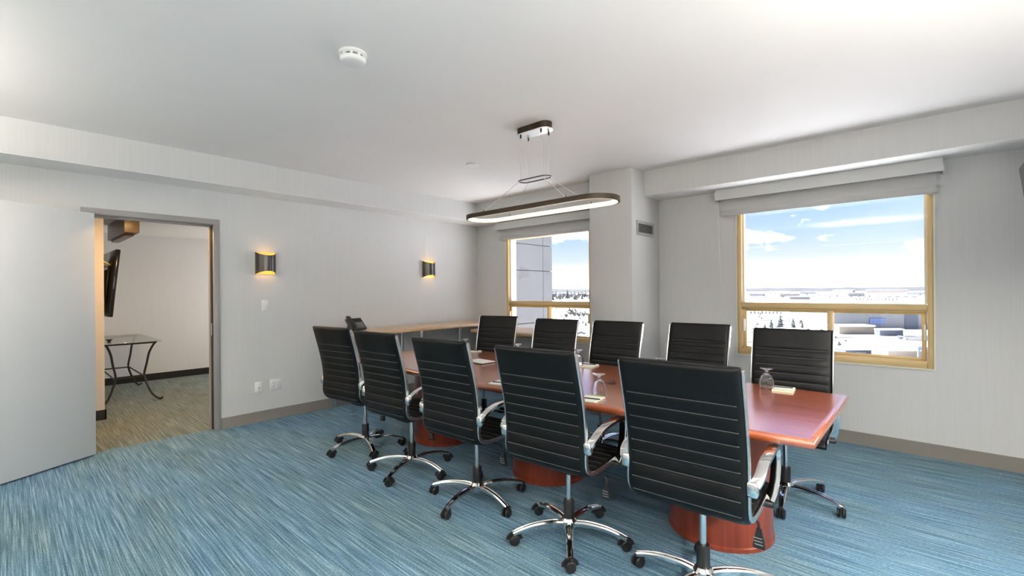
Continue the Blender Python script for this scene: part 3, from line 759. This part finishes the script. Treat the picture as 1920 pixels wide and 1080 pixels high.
bx = thing('ceiling_beam_box', 'brown wooden box valance hung below adjoining room ceiling', 'valance', (-2.1, -3.975, AH))
box('side_board', (-.62, -.066, -.20), (.62, -.052, -.001), 'brown', bx); box('side_board', (-.62, .052, -.20), (.62, .066, -.001), 'brown', bx)
box('end_board', (.62, -.066, -.20), (.635, .066, -.001), 'brown', bx); box('end_board', (-.635, -.066, -.20), (-.62, .066, -.001), 'brown', bx)
box('bottom_board', (-.62, -.052, -.195), (.62, .052, -.18), 'brown', bx)
box('lower_ledge', (-.60, -.035, -.225), (.45, .04, -.1955), 'brown', bx)

# ------------------------------------------------------------------ outdoors
GZ0 = -20.0
def gp(px, py, z=GZ0):
    d = FW + RT * ((px - 960) / FPX) - UP * ((py - 540 - SHY) / FPX)
    return CAM + d * ((z - CAM.z) / d.z)
def ppm(p): return FPX / ((p - CAM).dot(FW))
rnd = random.Random(7)
gm = MB(); gm.add([(-6000, 8, GZ0), (6000, 8, GZ0), (6000, 9000, GZ0), (-6000, 9000, GZ0)], [(0, 1, 2, 3)])
struct(gm.build('ground_snow', 'snow', smooth=0))
# grey wing of the same building beyond the corner window, clad in panels
wg = thing('building_wing', 'grey clad wing of the same building beyond the corner window', 'building wing', (0, 0, 0))
box('core', (-3.0, .24, -20), (-.03, 1.875, 12), 'joint', wg)
pm_ = None
zj = [-6.0, -4.1, -2.2, -.3, .77, 1.692, 2.151, 2.61, 3.53, 5.4, 7.3]
for z0, z1 in zip(zj, zj[1:]):
    for j, (ya, yb) in enumerate(((.26, 1.62), (1.628, 1.888))):
        box('cladding_panel', (-.03, ya, z0 + .012), (0.0 if j == 0 else .002, yb, z1), 'clad', wg)

def building(name, label, px0, px1, pyb, hgt, depth, m, ang=0., roof='snow', windows=0, group=None, wm='ext_glass'):
    a = gp(px0, pyb); b = gp(px1, pyb)
    c = (a + b) / 2; wd = (b - a).length
    r = thing(name, label, 'building', (c.x, c.y, GZ0), math.atan2(b.y - a.y, b.x - a.x) + ang, group)
    box('walls', (-wd / 2, 0, 0), (wd / 2, depth, hgt), m, r)
    box('roof', (-wd / 2 - .3, -.3, hgt), (wd / 2 + .3, depth + .3, hgt + .5), roof, r)
    for k in range(windows):
        xx = -wd / 2 + wd * (k + .5) / windows
        box('window', (xx - wd * .28 / windows, -.12, hgt * .35), (xx + wd * .28 / windows, 0, hgt * .72), wm, r)
    return r, wd
wh, wd = building('warehouse', 'long grey flat-roofed warehouse with blue sign across snowy lots', 1556, 1790, 617, 9.5, 45, 'ext_grey', math.radians(-4))
box('wall_sign', (wd * -.17, -.4, 2.5), (wd * -.05, 0, 5.6), 'ext_blue', wh); box('rooftop_unit', (-wd * .1, 18, 10.0), (wd * .02, 24, 12.5), 'ext_grey', wh)
box('loading_bay', (wd * .10, -.3, 0), (wd * .2, 0, 7.5), 'ext_dark', wh)
lb, wd = building('low_store', 'low beige store standing in front of the grey warehouse', 1574, 1640, 627, 3.6, 9, 'ext_beige', 0, 'snow', 0)
ds_, wd = building('dark_store', 'low dark slate store beside beige store before the warehouse', 1650, 1694, 630, 2.6, 3, 'ext_dark', 0, 'snow', 0)
sf, wd = building('blue_storefront', 'snow-roofed shop with slate blue front at the parking lot', 1586, 1640, 671, 2.4, 6, 'ext_dark', 0, 'snow', 0)
box('sign_panel', (-wd * .15, -.15, .3), (wd * .2, 0, 1.8), 'ext_grey', sf)
sb, wd = building('beige_storefront', 'beige shop with flat snowy roof and blue entrance canopy', 1668, 1800, 682, 3.6, 7, 'ext_beige', math.radians(-3), 'snow', 0)
cn = box('entrance_canopy', (-wd * .17, -2.2, 4.0), (-wd * .02, 0, 4.9), 'ext_blue', sb)
for q in (-.155, -.035): box('canopy_post', (wd * q - .2, -2.0, 0), (wd * q + .2, -1.7, 4.0), 'ext_grey', cn)
rk = 0
spots = [(1405, 1432, 556, 'ext_grey'), (1440, 1475, 553, 'snow'), (1462, 1500, 557, 'ext_pink'), (1500, 1530, 552, 'ext_grey'), (1530, 1575, 556, 'snow'), (1560, 1600, 549, 'ext_beige'), (1625, 1700, 549.5, 'ext_pink'), (1700, 1735, 553, 'ext_grey'), (1590, 1622, 556, 'ext_grey'), (1660, 1722, 560, 'snow'), (1045, 1062, 557, 'ext_grey'), (1075, 1100, 556, 'snow'), (1120, 1160, 560, 'ext_beige'), (1480, 1520, 562, 'ext_grey'), (1290, 1340, 556, 'ext_grey'), (1780, 1840, 556, 'ext_pink')]
KN = {'ext_grey': 'distant grey flat-roofed building far across the snowy plain', 'snow': 'distant white flat-roofed building far across the snowy plain', 'ext_pink': 'distant pinkish brick building far across the snowy plain', 'ext_beige': 'distant beige building far across the snowy plain'}
for a, b, y_, m in spots:
    p = gp((a + b) / 2, y_); building('distant_building', KN[m], a, b, y_, 5.2 / ppm(p) + rnd.random() * 2 / ppm(p), 20, m, rnd.uniform(-.2, .2), 'snow', 4, 'distant buildings on the plain')
# ridge on the horizon
def ridge(name, label, dist, h0, h1, seed):
    rr = random.Random(seed); mb = MB(); n = 160; vs_ = []
    cur = .5
    for i in range(n + 1):
        a = math.radians(-80 + 160 * i / n); cur = min(1, max(0, cur + rr.uniform(-.16, .16)))
        for d, z in ((dist, GZ0), (dist + 60, GZ0 + h0 + (h1 - h0) * cur), (dist + 500, GZ0 + h0 + (h1 - h0) * cur), (dist + 560, GZ0)):
            vs_.append((d * math.sin(a), d * math.cos(a), z))
    mb.v = vs_
    for i in range(n):
        for q in range(3): mb.f.append((i * 4 + q, i * 4 + q + 1, i * 4 + q + 5, i * 4 + q + 4))
    return tag(mb.build(name, 'haze', smooth=60), label, 'hills')
ridge('wooded_ridge', 'long low wooded ridge along the horizon', 3600, 8, 26, 3)
ridge('far_ridge', 'pale far ridge behind the wooded ridge on the horizon', 5600, 16, 40, 5)

def conifer_mesh(seed):
    rr = random.Random(seed); mb = MB(); mb.lathe([(.03, 0), (.02, .25)], n=6)
    for i in range(6):
        z = .10 + i * .145; rad = .36 * (1 - i / 6.6); n = 11; ring = []
        vs_ = [(0, 0, z + .24)]
        for k in range(n):
            a = 2 * math.pi * k / n; q = rad * rr.uniform(.72, 1.1); vs_.append((q * math.cos(a), q * math.sin(a), z + rr.uniform(-.03, .03)))
        mb.add(vs_, [(0, k + 1, (k + 1) % n + 1) for k in range(n)] + [tuple(range(n, 0, -1))])
    me = mb.build('conifer', 'conifer', smooth=0); return me
def bare_mesh(seed):
    rr = random.Random(seed); mb = MB(); mb.tube([(0, 0, 0), (.01, 0, .2), (0, .01, .45)], .035, 5)
    for i in range(34):
        a = rr.uniform(0, 6.28); z = rr.uniform(.15, .5); l = rr.uniform(.25, .48); e_ = rr.uniform(.5, 1.2)
        p0 = Vector((0, 0, z)); p1 = p0 + Vector((math.cos(a) * math.cos(e_), math.sin(a) * math.cos(e_), math.sin(e_))) * l
        mb.tube([p0, (p0 + p1) / 2 + Vector((0, 0, -.02)), p1], .022, 4)
        for q in range(3):
            a2 = a + rr.uniform(-1, 1); p2 = p0 + (p1 - p0) * rr.uniform(.4, .9); p3 = p2 + Vector((math.cos(a2) * .6, math.sin(a2) * .6, .7)) * l * .4
            mb.tube([p2, p3], .016, 3)
    return mb.build('bare_tree', 'bare', smooth=0)
cms = [conifer_mesh(s) for s in (1, 2, 3)]; bms = [bare_mesh(s) for s in (4, 5)]
used = set()
def plant(kind, px, py, hpx, label, group):
    lst = cms if kind == 'c' else bms
    o = lst[rnd.randrange(len(lst))]
    if o.name in used: o = o.copy(); COL.objects.link(o)
    used.add(o.name)
    p = gp(px, py); h_ = hpx / ppm(p); o.location = p; o.scale = (h_, h_, h_); o.rotation_euler.z = rnd.uniform(0, 6)
    tag(o, label, 'tree', group)
for px, h_ in ((1446, 18), (1463, 26), (1487, 20), (1504, 13), (1434, 11)):
    plant('c', px, 616, h_, 'tall dark conifer in the clump standing before snowy field', 'conifer clump')
for i in range(12): plant('c', 1606 + i * 6.8, 563.5, rnd.uniform(5.2, 6.6), 'small dark conifer in straight row on the far snow', 'conifer row')
for i in range(9): plant('c', 1408 + i * 7.0, 589, rnd.uniform(6.5, 8.5), 'slim conifer in hedge row at the edge of snowy field', 'conifer hedge row')
for px, py, h_ in ((1502, 611, 13), (1516, 609, 14), (1530, 607, 11), (1510, 598, 8), (1421, 612, 10), (1428, 600, 8), (1532, 597, 9), (1415, 626, 16), (1574, 652, 15), (1560, 663, 14), (1586, 643, 9), (1567, 636, 10), (1540, 622, 8), (1530, 629, 8), (1700, 640, 7)):
    plant('b', px, py, h_, 'bare brown shrub scattered on the snowy field outside', 'bare shrubs outside')
for i in range(30):
    px_s = rnd.uniform(1402, 1548); py_s = rnd.uniform(592, 640)
    if 1425 < px_s < 1505 and 606 < py_s < 626: continue
    plant('b', px_s, py_s, rnd.uniform(5, 9), 'bare brown shrub scattered on the snowy field outside', 'bare shrubs outside')
for i in range(14): plant('b', 1038 + i * 5, 575 + (i * 7) % 45, rnd.uniform(6, 11), 'bare shrub on the snow below the corner window', 'bare shrubs below the corner window')
for i in range(16): plant('b' if i % 3 else 'c', 1036 + i * 4.6, 563 + rnd.uniform(-2, 2), rnd.uniform(12, 18), 'snow-dusted tree in the dense wood beside the grey wing', 'wood beside the wing')
for px, h_ in ((1062, 16), (1070, 22), (1078, 20), (1086, 16), (1094, 18), (1101, 14)):
    plant('b', px, 597 + rnd.uniform(-2, 2), h_, 'bare tree in the nearer cluster beside the grey wing', 'nearer trees beside the wing')
for i in range(26): plant('b' if i % 2 else 'c', 1400 + i * 13 + rnd.uniform(-4, 4), rnd.uniform(553, 561), rnd.uniform(4, 7), 'tiny distant tree dotted between the far buildings', 'distant trees')
p = gp(1097, 560); hm_ = 37 / ppm(p)
ms = thing('lattice_mast', 'thin tall mast rising above the wood beside the wing', 'mast', p)
MB().tube([(0, 0, 0), (0, 0, hm_)], .12 * hm_ / 30, 5).build('pole', 'ext_grey', ms); MB().box((-1.2, -.3, hm_), (1.2, .3, hm_ + 1.2)).build('antenna_head', 'ext_grey', ms, 0)
def car(px, py, label):
    p = gp(px, py); r = thing('parked_car', label, 'car', p, rnd.uniform(0, 3))
    MB().box((-2.2, -.9, .3), (2.2, .9, .95), .15).build('body', 'car', r); MB().rings([[(-1.4, -.8, .95), (1.2, -.8, .95), (1.2, .8, .95), (-1.4, .8, .95)], [(-1.0, -.7, 1.5), (.7, -.7, 1.5), (.7, .7, 1.5), (-1.0, .7, 1.5)]]).build('cabin', 'ext_glass', r, 0)
    for a in (-1.35, 1.35):
        for b in (-.92, .72): MB().cyl((a, b, .33), .33, .2, 14, 'y').build('wheel', 'plastic', r)
car(1090, 627, 'dark car parked on the snow below the corner window'); car(1687, 636, 'dark car parked on the snowy lot before the warehouse')
for q_ in (((1380, 640), (1600, 630), (1600, 634), (1380, 645)), ((1380, 598), (1560, 603), (1560, 605), (1380, 600)), ((1380, 574), (1760, 571), (1760, 572.5), (1380, 576)), ((1020, 606), (1125, 603), (1125, 606), (1020, 610)), ((1020, 571), (1125, 569), (1125, 570.5), (1020, 573)), ((1695, 630), (1760, 628), (1760, 640), (1702, 640))):
    pts_ = [gp(*p_) + Vector((0, 0, .03)) for p_ in q_]
    struct(MB().add(pts_, [(0, 1, 2, 3)]).build('ground_road', 'asphalt', smooth=0))
